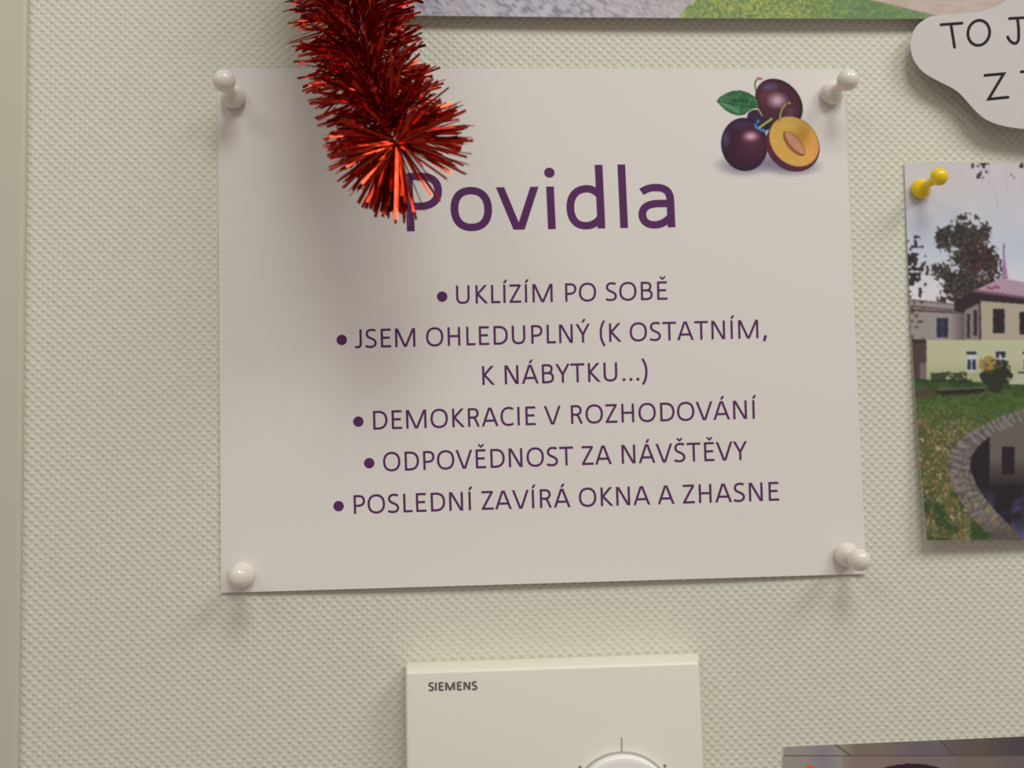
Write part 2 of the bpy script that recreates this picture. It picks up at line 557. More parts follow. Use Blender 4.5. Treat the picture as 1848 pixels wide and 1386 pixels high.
# left plum
u_, v_, r_ = rot(482, 870, 246, 282, -8)
body = np.ones(C.shape) * np.array((58, 26, 46.0))
mix(body, (110, 44, 66), np.clip(1.2 - np.hypot((zx - 560) / 170, (zy - 850) / 190), 0, 1) * .55)
mix(body, (74, 70, 112), np.clip(1.2 - np.hypot((zx - 275) / 60, (zy - 800) / 120), 0, 1) * .9)
mix(body, (70, 50, 88), np.clip(1.1 - np.hypot((zx - 440) / 170, (zy - 655) / 75), 0, 1) * .8)
mix(body, (214, 150, 176), np.clip(1.2 - np.hypot((zx - 548) / 95, (zy - 785) / 62), 0, 1) ** 1.3)
mix(body, (36, 20, 34), np.clip((r_ - .8) / .2, 0, 1) * .5)
a_ = soft(r_, .03)[..., None]; C = C * (1 - a_) + body * a_
mix(C, (70, 130, 190), .9 * np.clip((22 - segdist(zx, zy, [(625, 628), (598, 655), (606, 690), (650, 715), (700, 735)])) / 14, 0, 1) * (fbm(zx, zy, 30, 5) > .38))
# half plum: skin then flesh
_, _, r_ = rot(985, 880, 300, 262, 40); mix(C, (86, 34, 56), soft(r_, .03))
_, _, r_ = rot(1000, 840, 292, 236, 46)
fl = np.ones(C.shape) * np.array((216, 164, 66.0))
mix(fl, (228, 152, 70), np.clip((zx - 1000) / 260, 0, 1))
mix(fl, (196, 160, 66), np.clip((760 - zy) / 150, 0, 1) * .8)
mix(fl, (182, 132, 34), np.clip(1.2 - np.hypot((zx - 1090) / 90, (zy - 790) / 110), 0, 1) * .8)
mix(fl, (150, 84, 50), np.clip((r_ - .93) / .07, 0, 1) * .8)
fl *= (0.96 + .08 * fbm(zx, zy, 40, 9))[..., None]
a_ = soft(r_, .025)[..., None]; C = C * (1 - a_) + fl * a_
u_, v_, _ = rot(1000, 860, 160, 70, 50)
lens = (v_ ** 2) / np.clip(1 - np.abs(u_) ** 1.8, 1e-3, 1)
mix(C, (120, 66, 34), np.clip(1.45 - lens, 0, 1) * (np.abs(u_) < 1) * 1.0)
u_, v_, _ = rot(1006, 852, 150, 56, 50)
lens = (v_ ** 2) / np.clip(1 - np.abs(u_) ** 1.8, 1e-3, 1)
mix(C, (196, 124, 88), np.clip((1.1 - lens) * 3, 0, 1) * (np.abs(u_) < 1))
mix(C, (222, 168, 140), np.clip((.5 - lens) * 2, 0, 1) * (np.abs(u_) < 1) * .7 * (fbm(zx, zy, 40, 3)))
# stems
mix(C, (164, 150, 78), np.clip((10 - segdist(zx, zy, [(622, 495), (650, 540), (672, 578)])) / 5, 0, 1))
mix(C, (60, 55, 50), np.clip((13 - segdist(zx, zy, [(672, 578), (740, 585), (800, 590)])) / 6, 0, 1))
mix(C, (160, 166, 60), np.clip((15 - segdist(zx, zy, [(642, 692), (700, 650), (765, 605)])) / 6, 0, 1))
mix(C, (150, 136, 62), np.clip((13 - segdist(zx, zy, [(850, 625), (855, 560), (880, 490), (915, 450)])) / 5, 0, 1))
mix(C, (176, 120, 84), np.clip((20 - np.hypot(zx - 950, zy - 438)) / 8, 0, 1))
mix(C, (50, 30, 30), np.clip((12 - np.hypot(zx - 932, zy - 452)) / 6, 0, 1) * .7)
# leaf
lp = [(190, 420), (225, 375), (290, 335), (360, 310), (440, 305), (520, 328), (580, 365), (615, 415), (632, 490), (575, 500), (520, 530), (480, 562), (420, 570), (350, 552), (285, 515), (230, 465)]
lf = np.ones(C.shape) * np.array((48, 102, 58.0))
mix(lf, (30, 70, 42), np.clip(1 - segdist(zx, zy, [(300, 400), (520, 450)]) / 60, 0, 1) * .7)
mix(lf, (110, 160, 110), np.clip(1 - segdist(zx, zy, [(235, 430), (330, 480), (420, 530)]) / 30, 0, 1) * .8)
mix(lf, (84, 140, 84), (fbm(zx + zy * .5, zy * 2, 50, 8) > .55) * .5)
mix(lf, (34, 74, 46), np.clip(1 - np.abs(segdist(zx, zy, [(190, 420), (360, 452), (625, 485)])) / 8, 0, 1))
a_ = inpoly(zx, zy, lp).astype(float)[..., None]; C = C * (1 - a_) + lf * a_
lum_ = C.mean(-1, keepdims=True); ww = np.clip((np.abs(C - paper_s).max(-1, keepdims=True)) / 30, 0, 1)
C = C * (1 - .14 * ww) + (lum_ * .92) * .14 * ww
C = C * (1 - .05 * ww)
sheet('plum_picture', on_rules(X, Y, 0.000015), 0, M_pic, rules, ink=alb(C), back=False, keep=np.abs(C - paper_s).max(-1) > 1.2)
tag(rules.children[-1] if False else bpy.data.objects['plum_picture'], 'printed picture of purple plums with a leaf and a halved plum')


# ------------------------------------------------------------------ pushpins
def pin_mesh(L, rh, rb, m):
    prof = [(0, 0.0), (rb * .80, 0.0), (rb * .97, rb * .16), (rb, rb * .36), (rb * .93, rb * .62), (rb * .74, rb * .86), (rb * .56, rb * .98),
            (rb * .46, rb * 1.12), (rb * .40, L * .50), (rb * .42, L - rh * .95)]
    for k in range(1, 10):
        a = -0.98 + (math.pi / 2 + 0.98) * k / 9
        prof.append((rh * math.cos(a), L + rh * .92 * math.sin(a)))
    prof[-1] = (0, prof[-1][1])
    n = 32; V = [(0, 0, 0)]; Fc = []
    rings = []
    for r_, z_ in prof[1:-1]:
        rings.append(len(V)); V += [(r_ * math.cos(2 * math.pi * k / n), r_ * math.sin(2 * math.pi * k / n), z_) for k in range(n)]
    V.append((0, 0, prof[-1][1])); top = len(V) - 1
    for k in range(n):
        k2 = (k + 1) % n
        Fc.append((0, rings[0] + k2, rings[0] + k))
        for a, b in zip(rings[:-1], rings[1:]): Fc.append((a + k, a + k2, b + k2, b + k))
        Fc.append((rings[-1] + k, rings[-1] + k2, top))
    me = mesh('push_pin', V, Fc, True); me.materials.append(m)
    return me


def place_pin(base_px, head_px, lift, label, me, L, tip_h, group=None):
    b = at(*base_px, lift)
    t = at(*head_px, tip_h)
    o = link('push_pin', me)
    o.location = b
    o.rotation_euler = (t - b).to_track_quat('Z', 'Y').to_euler()
    tag(o, label, 'push pin', group)
    return o


LW = 0.0165
mw = pin_mesh(LW, 0.0049, 0.0056, M_pinw)
PG = 'white push pins holding the rules notice'
place_pin((422, 177), (404.5, 146.5), 0.0016, 'off white push pin leaning at the top left corner of the plum rules notice', mw, LW, 0.018, PG)
place_pin((1499, 170), (1530, 144.5), 0.0016, 'white push pin at the top right corner of the notice beside the plum picture', mw, LW, 0.018, PG)
place_pin((437, 1037), (431, 1040), 0.0016, 'white push pin at the bottom left corner of the notice, seen head on', mw, LW, 0.018, PG)
place_pin((1526, 1000), (1550, 1010), 0.0022, 'white push pin at the bottom right corner of the notice, near the garden photo', mw, LW, 0.018, PG)
LY = 0.0160
my = pin_mesh(LY, 0.0040, 0.0047, M_piny)
place_pin((1659, 343), (1695, 319), 0.0016, 'glossy yellow push pin in the top left corner of the garden photo', my, LY, 0.0175)


# ------------------------------------------------------------------ garden photo (right)
def photo_grid(xs, ys, tl, bl, hfun):
    """xs/ys in picture pixels; the left edge bends from tl to bl"""
    X, Y = np.meshgrid(xs, ys)
    v = (Y - tl[1]) / (bl[1] - tl[1])
    h = hfun(X, v)
    return X, Y, v, h


ys = np.concatenate([np.arange(294, 974.5, 1.1), [975]])
us = np.concatenate([np.arange(0, 232, 1.1), np.arange(236, 900, 10)])
U, Yg = np.meshgrid(us, ys)
v = (Yg - 294) / 681.0
hph = 0.0009 + 0.0062 * v ** 2.4 * np.exp(-U / 700) + 0.0003 * np.sin(U / 90)
xl = 1632 + 24 * v + 17 * v ** 2.6 + 17 * (v ** 2.4) * 0
Xg = xl + U
# the top edge is level, the lower edge likewise
Xp = Xg; Yp = Yg + 0.0 * U
GX, GY = Xp, Yp


def paint_garden(X, Y):
    C = np.ones(X.shape + (3,)) * np.array((184, 178, 178.0))
    mix(C, (176, 182, 192), np.clip((Y - 340) / 90, 0, 1))
    mix(C, (202, 198, 200), np.clip((Y - 450) / 80, 0, 1))
    mix(C, (196, 186, 184), np.clip((fbm(X, Y, 90, 4) - .5) * 3, 0, 1) * .5)
    n1 = fbm(X, Y, 9, 11); n2 = fbm(X, Y, 5, 21, 2)
    # hanging leaves on top
    mix(C, (40, 38, 50), ((vnoise(X, Y, 5, 31) * .7 + vnoise(X, Y, 13, 32) * .3 > .72) & (Y < 322) & (X > 1750) & (X < 1900) & ~((X > 1785) & (X < 1822))).astype(float))
    for pl in ([(1769, 300), (1774, 318), (1785, 328), (1796, 345), (1801, 375)], [(1785, 296), (1787, 330)], [(1774, 318), (1772, 335)], [(1815, 300), (1817, 350)]):
        mix(C, (130, 125, 150), np.clip((1.4 - segdist(X, Y, pl)) / 1, 0, 1) * .28)
    # leaves on the left
    d = np.clip(1 - np.hypot((X - 1650) / 26, (Y - 485) / 62), 0, 1)
    mix(C, (44, 38, 42), ((vnoise(X, Y, 4.5, 81) * .6 + n2 * .4 > .66 - d * .35) & (X < 1676) & (Y > 395) & (Y < 548) & (d > 0)).astype(float))
    # big tree
    cr = np.maximum.reduce([1 - np.hypot((X - 1745) / 44, (Y - 440) / 54), 1 - np.hypot((X - 1705) / 24, (Y - 430) / 26),
                            1 - np.hypot((X - 1772) / 42, (Y - 490) / 56), 1 - np.hypot((X - 1700) / 26, (Y - 490) / 20),
                            1 - np.hypot((X - 1730) / 42, (Y - 515) / 34), 1 - np.hypot((X - 1776) / 16, (Y - 420) / 26)])
    f1 = vnoise(X, Y, 4.2, 71) * .5 + vnoise(X, Y, 2.6, 72) * .3 + fbm(X, Y, 16, 73, 2) * .35
    tm = np.clip((f1 - (.70 - np.clip(cr, -.2, .5) * 1.0 - (fbm(X, Y, 26, 75, 2) - .5) * .35)) * 6, 0, 1) * (cr > -.04)
    tc = np.ones(C.shape) * np.array((58, 52, 46.0))
    mix(tc, (92, 86, 66), (vnoise(X, Y, 3.4, 41) > .6) * .6)
    mix(tc, (72, 42, 40), np.clip(1.3 - np.hypot((X - 1772) / 34, (Y - 470) / 40), 0, 1) * .8)
    mix(tc, (28, 26, 28), (vnoise(X, Y, 3.0, 51) > .55) * .7)
    a = tm.astype(float)[..., None]; C = C * (1 - a) + tc * a
    mix(C, (50, 46, 44), ((np.abs(X - 1722 - (Y - 548) * .2) < 30) & (Y > 530 + 10 * n1) & (Y < 550) & (n2 > .4)).astype(float))
    # spire and roof
    mix(C, (146, 108, 138), inpoly(X, Y, [(1812, 452), (1806, 512), (1820, 512)]).astype(float))
    mix(C, (70, 60, 80), (segdist(X, Y, [(1811.5, 440), (1811.5, 462)]) < 1.2).astype(float) * .7)
    rf = inpoly(X, Y, [(1756, 525), (1800, 505), (1812, 503), (1848, 509), (1990, 530), (1990, 562), (1848, 536)])
    mix(C, (166, 140, 156), rf.astype(float))
    mix(C, (140, 112, 132), (rf & (((X * 1.0 - Y * .75) % 9) < 2)).astype(float) * .8)
    mix(C, (130, 70, 92), ((segdist(X, Y, [(1783, 519), (1791, 521)]) < 2.2) | (segdist(X, Y, [(1794, 517), (1803, 519)]) < 2.2)).astype(float))
    # left wing
    lw = inpoly(X, Y, [(1600, 538), (1649, 540), (1724, 548), (1742, 548), (1770, 545), (1770, 615), (1600, 615)])
    mix(C, (140, 130, 124), lw.astype(float))
    mix(C, (112, 100, 100), (lw & (Y < 541 + (X - 1649) * .1 + 3)).astype(float))
    mix(C, (92, 76, 76), (np.abs(Y - (553 + (X - 1649) * .09)) < 1.6).astype(float) * lw)
    mix(C, (84, 70, 70), (np.abs(Y - (559.5 + (X - 1649) * .06)) < 2.2).astype(float) * lw)
    mix(C, (92, 84, 80), lw * np.clip((X - 1715) / 25, 0, 1) * (X < 1741))
    mix(C, (124, 114, 108), (lw & (X > 1741)).astype(float))
    # main front
    mf = inpoly(X, Y, [(1769, 540), (1848, 548), (1990, 565), (1990, 700), (1769, 700)])
    mix(C, (158, 148, 128), mf.astype(float))
    ev = inpoly(X, Y, [(1722, 545), (1757, 524), (1848, 536), (1990, 560), (1990, 574), (1848, 549), (1770, 543), (1765, 548), (1745, 558), (1737, 565), (1722, 560)])
    mix(C, (44, 34, 38), ev.astype(float))
    mix(C, (112, 76, 94), (segdist(X, Y, [(1757, 524.5), (1848, 537), (1990, 560)]) < 2.4).astype(float))
    mix(C, (60, 44, 50), (segdist(X, Y, [(1768, 545), (1769, 613)]) < 1.8).astype(float))

    def rect(x0, x1, y0, y1, c, a=1.0): mix(C, c, ((X > x0) & (X < x1) & (Y > y0) & (Y < y1)).astype(float) * a)
    rect(1690.5, 1711, 574.5, 609, (38, 42, 58)); rect(1700, 1701.5, 575, 609, (70, 74, 92)); rect(1690.5, 1711, 588, 589.5, (60, 64, 84))
    rect(1745, 1750.5, 566, 610, (48, 42, 46)); rect(1757, 1763.5, 560, 606, (46, 40, 44))
    rect(1792, 1813, 558, 602, (40, 34, 38)); rect(1840, 1862, 563, 604, (38, 32, 38)); rect(1890, 1915, 568, 606, (38, 32, 38))
    # lower storey
    lo = ((X > 1672) & (Y > 613.5) & (Y < 690))
    mix(C, (170, 170, 138), lo.astype(float))
    mix(C, (148, 150, 112), (lo & (Y > 650)).astype(float) * np.clip((Y - 650) / 40, 0, 1))
    rect(1640, 1672, 616, 690, (74, 56, 54)); rect(1640, 1672, 612, 619, (52, 42, 46)); rect(1660, 1672, 655, 690, (110, 92, 96))
    for x0 in (1744.5, 1797, 1846, 1898):
        rect(x0, x0 + 17.5, 635, 671, (178, 180, 190)); rect(x0, x0 + 17.5, 634, 640, (52, 46, 50))
        rect(x0 + 1.5, x0 + 7.5, 649, 668, (46, 48, 60)); rect(x0 + 10, x0 + 16.5, 649, 668, (46, 48, 60))
    rect(1797, 1803, 636, 645, (40, 42, 54)); rect(1807, 1814, 636, 645, (40, 42, 54))
    # lawn
    gl = Y > 683 + 3 * n1
    gc = np.ones(C.shape) * np.array((46, 62, 36.0))
    mix(gc, (66, 88, 42), np.clip((Y - 694) / 25, 0, 1))
    mix(gc, (78, 98, 46), (n1 > .52) * .5)
    mix(gc, (42, 58, 34), (n2 > .6) * .5)
    lfa = np.clip((Y - 720) / 60, 0, 1) * np.clip((1790 - X) / 60, .15, 1)
    for k, cc in enumerate(((128, 96, 62), (166, 142, 116), (138, 122, 76), (96, 68, 52), (60, 88, 44))):
        mix(gc, cc, (vnoise(X, Y, 3.6, 60 + k) > .80 - .10 * lfa).astype(float) * lfa * .9)
    mix(gc, (92, 76, 54), lfa * .30)
    mix(gc, (34, 58, 30), np.clip((fbm(X, Y, 20, 93) - .52) * 7, 0, 1) * np.clip((Y - 760) / 80, 0, 1) * .7)
    mix(gc, (192, 164, 132), ((vnoise(X, Y, 4.6, 95) > .86) * lfa * .8))
    a = gl.astype(float)[..., None]; C = C * (1 - a) + gc * a
    mix(C, (40, 48, 32), ((Y > 676 - 8 * n1) & (Y < 690) & (X > 1680) & (X < 1745) & (n2 > .35)).astype(float) * .85)
    rect(1755, 1773, 674, 690, (150, 152, 118)); rect(1821, 1990, 672, 694, (164, 166, 136)); rect(1838, 1990, 671, 674, (60, 60, 50))
    mix(C, (92, 90, 70), (segdist(X, Y, [(1692, 704), (1775, 700)]) < 1.8).astype(float))
    mix(C, (34, 34, 28), (segdist(X, Y, [(1692, 708), (1774, 704)]) < 3).astype(float))
    mix(C, (34, 34, 28), (segdist(X, Y, [(1700, 712), (1768, 708)]) < 3).astype(float) * .6)
    mix(C, (76, 54, 44), (np.hypot((X - 1672) / 20, (Y - 711) / 9) < .8 + .5 * n1).astype(float) * .7)
    # shrub
    sb = np.maximum(1 - np.hypot((X - 1798) / 28, (Y - 672) / 26), 1 - np.hypot((X - 1797) / 13, (Y - 695) / 14))
    mix(C, (44, 44, 34), (n1 > .55 - sb * .8).astype(float) * (sb > -.1))
    mix(C, (146, 120, 62), ((n2 > .5) & (np.hypot((X - 1782) / 17, (Y - 656) / 14) < 1)).astype(float))
    mix(C, (92, 82, 46), ((n2 < .4) & (np.hypot((X - 1790) / 20, (Y - 658) / 16) < 1)).astype(float) * .8)
    # pond rim and water
    outer = [(1990, 715), (1848, 738), (1812, 749), (1784, 762), (1751, 779), (1730, 795), (1713, 817), (1709, 845), (1717, 872), (1729, 897), (1746, 924), (1768, 949), (1795, 976), (1990, 980)]
    inner = [(1990, 735), (1848, 760), (1817, 773), (1787, 787), (1765, 806), (1752, 825), (1751, 847), (1762, 875), (1776, 897), (1798, 924), (1823, 949), (1846, 976), (1990, 980)]
    ro = inpoly(X, Y, outer)
    rc = np.ones(C.shape) * np.array((104, 99, 92.0))
    ang = np.arctan2(Y - 860, X - 1880)
    cell = np.abs(((ang * 11 + 1.6 * fbm(X, Y, 22, 55)) % 1) - .5)
    mix(rc, (146, 142, 136), np.clip((.24 - cell) * 6, 0, 1) * .5 * (n1 > .4)); mix(rc, (62, 56, 54), np.clip((cell - .36) * 9, 0, 1) * .75 * (n1 > .35))
    mix(rc, (76, 70, 66), np.clip((n2 - .5) * 5, 0, 1) * .6)
    mix(rc, (126, 120, 112), np.clip((fbm(X, Y, 14, 57) - .55) * 6, 0, 1) * .5)
    mix(rc, (138, 110, 76), ((vnoise(X, Y, 5, 77) > .74) & (Y > 840)) * .8)
    mix(rc, (66, 62, 58), np.clip((Y - 930) / 30, 0, 1) * .6)
    a = ro.astype(float)[..., None]; C = C * (1 - a) + rc * a
    ri = inpoly(X, Y, inner)
    wc = np.ones(C.shape) * np.array((34, 28, 33.0))
    mix(wc, (98, 90, 82), ((X > 1786) & (Y < 875)) * np.clip((885 - Y) / 60, 0, 1) * .95)
    mix(wc, (34, 28, 32), (X < 1786) * 1.0)
    mix(wc, (36, 30, 34), ((X > 1808) & (X < 1831) & (Y > 806) & (Y < 857)) * 1.0)
    mix(wc, (70, 62, 92), np.clip((Y - 875) / 50, 0, 1) * np.clip((fbm(X * 1.5, Y, 26, 91) - .42) * 5, 0, 1))
    mix(wc, (96, 100, 140), np.clip((Y - 930) / 40, 0, 1) * (X > 1825) * .7)
    a = ri.astype(float)[..., None]; C = C * (1 - a) + wc * a
    # dark foliage sprigs down the left edge
    mix(C, (54, 46, 42), ((X < 1668) & (Y > 540) & (Y < 612) & (n2 > .66)).astype(float) * .8)
    return C


inkc = alb(soften(paint_garden(GX, GY), 2))
P = at_np(Xp, Yp, hph)
gp = sheet('garden_photo', P, 0.00022, M_photo, ink=inkc)
tag(gp, 'glossy photo of cream villa, tall tree, leaf strewn lawn and pond, under yellow pin', 'photo')

# ------------------------------------------------------------------ large path photo (top)
xs = np.concatenate([np.arange(660, 1860, 1.6), np.arange(1870, 2250, 12)])
ys = np.concatenate([np.linspace(-520, -64, 16), np.arange(-60, -12, 3.0), np.arange(-10, 27, 1.3), [28.0]])
X, Y = np.meshgrid(xs, ys)
edge = 27.5 + (X - 735) * 0.0075 + 1.2 * np.sin((X - 700) / 260)
Yw = np.where(Y > -14, Y + (edge - 28) * np.clip((Y + 14) / 42, 0, 1), Y)
C = np.ones(X.shape + (3,)) * np.array((140, 132, 136.0))
r1 = X * .82 + Yw * .57; r2 = -X * .57 + Yw * .82
n1 = fbm(r1 / 2.6, r2 + 3 * fbm(X, Yw, 30, 6), 4.2, 3, 2); n2 = fbm(X, Yw, 4, 7, 2)
C[...] = (142, 135, 142)
mix(C, (166, 159, 164), np.clip((n1 - .5) * 6, 0, 1) * .7); mix(C, (92, 88, 104), np.clip((.40 - n1) * 9, 0, 1) * .8)
mix(C, (158, 146, 138), np.clip((X - 1000) / 200, 0, 1) * .4)
gb = 1250 - Yw * .95 + 8 * n1
gr = (X > gb) & (X < 1568 + Yw * 4.2 + 10 * n2)
gc = np.ones(C.shape) * np.array((98, 118, 42.0))
mix(gc, (160, 158, 60), (n2 > .52) * .65); mix(gc, (52, 84, 36), (vnoise(X, Yw, 3.4, 33) > .62) * .75)
mix(gc, (52, 88, 42), np.clip((X - 1440) / 120, 0, 1) * .55)
a = gr.astype(float)[..., None]; C = C * (1 - a) + gc * a
bp_ = (X >= 1568 + Yw * 4.2 + 10 * n2)
bc = np.ones(C.shape) * np.array((156, 136, 122.0)); mix(bc, (168, 150, 138), (fbm(X * .3, Yw, 5, 12) > .5) * .6)
a = bp_.astype(float)[..., None]; C = C * (1 - a) + bc * a
h = 0.0012 + 0.0042 * np.clip((Y + 160) / 190, 0, 1) ** 2 * (0.75 + .25 * np.sin((X - 650) / 420))
C = soften(C)
pp = sheet('path_photo', at_np(X, Yw, h), 0.00022, M_photo, ink=alb(C))
tag(pp, 'wide photo at the top edge showing cobbled path beside green lawn', 'photo')

# ------------------------------------------------------------------ meeting room photo (bottom right)
xs = np.concatenate([np.arange(0, 440, 1.6), np.arange(446, 700, 12)])
ys = np.concatenate([np.arange(0, 62, 1.3), np.arange(66, 420, 12)])
U, V = np.meshgrid(xs, ys)
X = 1416.5 + U - 0.07 * V; Y = 1347.6 - 0.0432 * U + V
C = np.ones(X.shape + (3,)) * np.array((130, 127, 117.0))
mix(C, (112, 106, 118), np.clip(1 - np.abs(X - 1485) / 35, 0, 1) * .7)
mix(C, (110, 97, 84), np.clip((X - 1515) / 30, 0, 1)); mix(C, (96, 86, 90), np.clip((X - 1590) / 60, 0, 1))
mix(C, (86, 77, 66), np.clip((X - 1695) / 50, 0, 1)); mix(C, (70, 62, 66), np.clip((X - 1770) / 60, 0, 1))
lowr = Y > 1363.5
mix(C, (122, 106, 98), (lowr & (X > 1520)).astype(float) * .5)
mix(C, (70, 60, 62), np.clip((1.6 - np.abs(Y - 1363.8)) / 1, 0, 1) * .7)
for pl in ([(1505, 1342), (1534, 1363)], [(1694, 1334), (1722, 1363)]):
    mix(C, (74, 62, 58), np.clip((2.2 - segdist(X, Y, pl)) / 1.4, 0, 1) * .8)
mix(C, (206, 78, 44), (np.hypot(X - 1461, Y - 1393) < 12).astype(float))
hd = np.hypot((X - 1645) / 105, (Y - 1440) / 62) < 1
mix(C, (48, 24, 26), hd.astype(float))
mix(C, (44, 36, 40), np.clip((Y - 1420) / 60, 0, 1))
mp = sheet('meeting_photo', at_np(X, Y, np.full(X.shape, 0.0010)), 0.00022, M_photo, ink=alb(C, 1.15))
tag(mp, 'dark photo at the bottom right showing ceiling lines and dark hair', 'photo')

# ------------------------------------------------------------------ speech bubble
ol = [(1817.6, 0), (1787.6, 15), (1763, 21.6), (1731, 24.4), (1705, 26.3), (1682.5, 29), (1669.4, 34.7), (1656.3, 45), (1647.8, 58.2), (1643.5, 75), (1644, 90), (1648.8, 107), (1660, 123.8), (1675, 136), (1693.8, 146.3), (1716.3, 157.6), (1731.3, 168), (1744.5, 182), (1761.3, 200.8), (1780, 215.8), (1802.6, 225), (1825, 229.8), (1848, 232.6),
      (1900, 238), (1960, 230), (2010, 200), (2045, 155), (2052, 95), (2030, 35), (1990, -15), (1930, -45), (1868, -34)]


def crom(p, k=5):
    out = []; n = len(p)
    for i in range(n):
        a, b, c, d = [np.array(p[(i + j) % n]) for j in (-1, 0, 1, 2)]
        for s in range(k):
            t = s / k
            out.append(tuple(.5 * ((2 * b) + (-a + c) * t + (2 * a - 5 * b + 4 * c - d) * t * t + (-a + 3 * b - 3 * c + d) * t ** 3)))
    return out


def bub_h(px, py):
    return 0.0068 + 0.0022 * np.clip((py - 20) / 220, 0, 1) + 0.0012 * np.clip((px - 1650) / 200, 0, 1)


def on_bub(px, py, e=0.0):
    px = np.asarray(px, float); py = np.asarray(py, float)
    return at_np(px, py, bub_h(px, py) + e)


ol = np.array(crom(ol))
cen = np.array((1840.0, 95.0))
rings_n = 14
V = [cen]
for k in range(1, rings_n + 1): V += [cen + (p - cen) * (k / rings_n) for p in ol]
V = np.array(V); n = len(ol)
P = on_bub(V[:, 0], V[:, 1]); Pb = P.copy(); Pb[:, 1] += 0.00025
m0 = len(P); Fc = []
for k in range(n):
    k2 = (k + 1) % n
    Fc.append((0, 1 + k, 1 + k2)); Fc.append((m0, m0 + 1 + k2, m0 + 1 + k))
    for r_ in range(rings_n - 1):
        a, b = 1 + r_ * n, 1 + (r_ + 1) * n
        Fc.append((a + k, b + k, b + k2, a + k2)); Fc.append((m0 + a + k2, m0 + b + k2, m0 + b + k, m0 + a + k))
    e = 1 + (rings_n - 1) * n
    Fc.append((e + k, m0 + e + k, m0 + e + k2, e + k2))
me = mesh('speech_bubble', np.concatenate([P, Pb]), Fc)
import bmesh
bm_ = bmesh.new(); bm_.from_mesh(me); bmesh.ops.recalc_face_normals(bm_, faces=bm_.faces); bm_.to_mesh(me); bm_.free()
bub = link('speech_bubble', me, M_bubble)
tag(bub, 'grey white paper speech bubble with black capitals at the top right', 'paper cutout')


def marker(paths, w, parent, name='lettering'):
    V = []; Fc = []; dep = []; k = 0
    for p in paths:
        polys = ribbon(p, w)
        for q in p: polys += disc(q[0], q[1], w / 2, 12)
        for poly in polys:
            i0 = len(V); V += poly; dep += [0.00006 + 0.0000012 * (k % 9)] * len(poly); Fc.append(list(range(i0, len(V)))); k += 1
    V = np.array(V); P = on_bub(V[:, 0], V[:, 1], np.array(dep))
    out = []
    for f in Fc:
        nn = np.cross(P[f[1]] - P[f[0]], P[f[2]] - P[f[0]])
        out.append(f if nn[1] < 0 else f[::-1])
    return link(name, mesh(name, P, out), M_black, parent)


O_ = [(1766.4 + 19.6 * math.cos(t) + 1.2 * math.sin(t), 59.2 - 22.6 * math.sin(t)) for t in [2 * math.pi * k / 40 for k in range(41)]]
J_ = [(1836.4, 33.5), (1838.4, 52), (1838.5, 68)] + bez((1838.5, 68), (1838, 76), (1834, 79.5), (1829, 78), 6) + bez((1829, 78), (1824, 76), (1820, 71), (1818.8, 66.5), 6)
marker([[(1698.3, 44.6), (1736.3, 41.7)], [(1716.3, 44.5), (1722.8, 85.2)]], 5.2, bub)
marker([O_], 5.2, bub)
marker([[(1821.6, 33.4), (1856, 31.5)], J_], 5.2, bub)
marker([[(1777.5, 136), (1811.5, 133), (1784, 178.9), (1819.3, 175.4)]], 5.2, bub)
marker([[(1843, 129.6), (1876, 127.2)], [(1860, 128.6), (1865, 172)]], 5.2, bub)

# ------------------------------------------------------------------ thermostat
H = 0.018
th = bpy.data.objects.new('thermostat', None); COL.objects.link(th)
c_ = at(1000, 1400, 0); th.location = (c_.x, 0, c_.z)
tag(th, 'cream wall thermostat with round dial under the notice', 'thermostat')
TL, TR = at(731.5, 1209.5, H), at(1262, 1198.5, H)
x0, x1, z1 = TL.x, TR.x + 0.0018, (TL.z + TR.z) / 2
tilt = math.atan2(TR.z - TL.z, TR.x - TL.x)


def rel(o):
    o.parent = th; o.matrix_parent_inverse = Matrix.Translation(-th.location)
    return o


body = rel(blk('cover', x0, x1, -H, -0.0005, z1 - 0.128, z1, 0.0013, M_plast, seg=4))
for v_ in body.data.vertices:
    if v_.co.x > (x0 + x1) / 2: v_.co.x -= 0.030 * max(0, v_.co.z - (z1 - 0.06))
    if v_.co.y > -0.009: v_.co.x += 0.0043 if v_.co.x > (x0 + x1) / 2 else -0.0011
    v_.co.z += (v_.co.x - (x0 + x1) / 2) * math.tan(math.radians(0.1))
bpl = rel(blk('base_plate', x0 + .003, x1 - .003, -0.003, -0.0001, z1 - 0.125, z1 - .003, 0.0008, M_plast))


def lathe(prof, c, n=96):
    V = []; Fc = []
    for r_, y_ in prof: V += [(c[0] + r_ * math.cos(2 * math.pi * k / n), y_, c[1] + r_ * math.sin(2 * math.pi * k / n)) for k in range(n)]
    for i in range(len(prof) - 1):
        for k in range(n):
            k2 = (k + 1) % n; Fc.append((i * n + k, i * n + k2, (i + 1) * n + k2, (i + 1) * n + k))
    Fc.append(tuple(range((len(prof) - 1) * n, len(prof) * n)))
    return V, Fc


def fixn(me):
    b = bmesh.new(); b.from_mesh(me); bmesh.ops.recalc_face_normals(b, faces=b.faces); b.to_mesh(me); b.free(); return me


dc = at(1124, 1456, H + .001)
rad = (dc - at(1124, 1364.5, H + 0.003)).length
Vv, Ff = lathe([(rad * .93, -H - .0001), (rad, -H - .0003), (rad, -H - .0034), (rad - .0008, -H - .0042), (rad - .002, -H - .0044), (rad * .3, -H - .0044)], (dc.x, dc.z))
dial = rel(link('dial', fixn(mesh('dial', Vv, Ff, False)), M_plast2))
Vv, Ff = lathe([(rad + .0009, -H - .0001), (rad + .0009, -H - .0003), (rad + .0001, -H - .0003)], (dc.x, dc.z))
ring = rel(link('dial_gap', fixn(mesh('dial_gap', Vv, Ff[:-1])), M_mark))


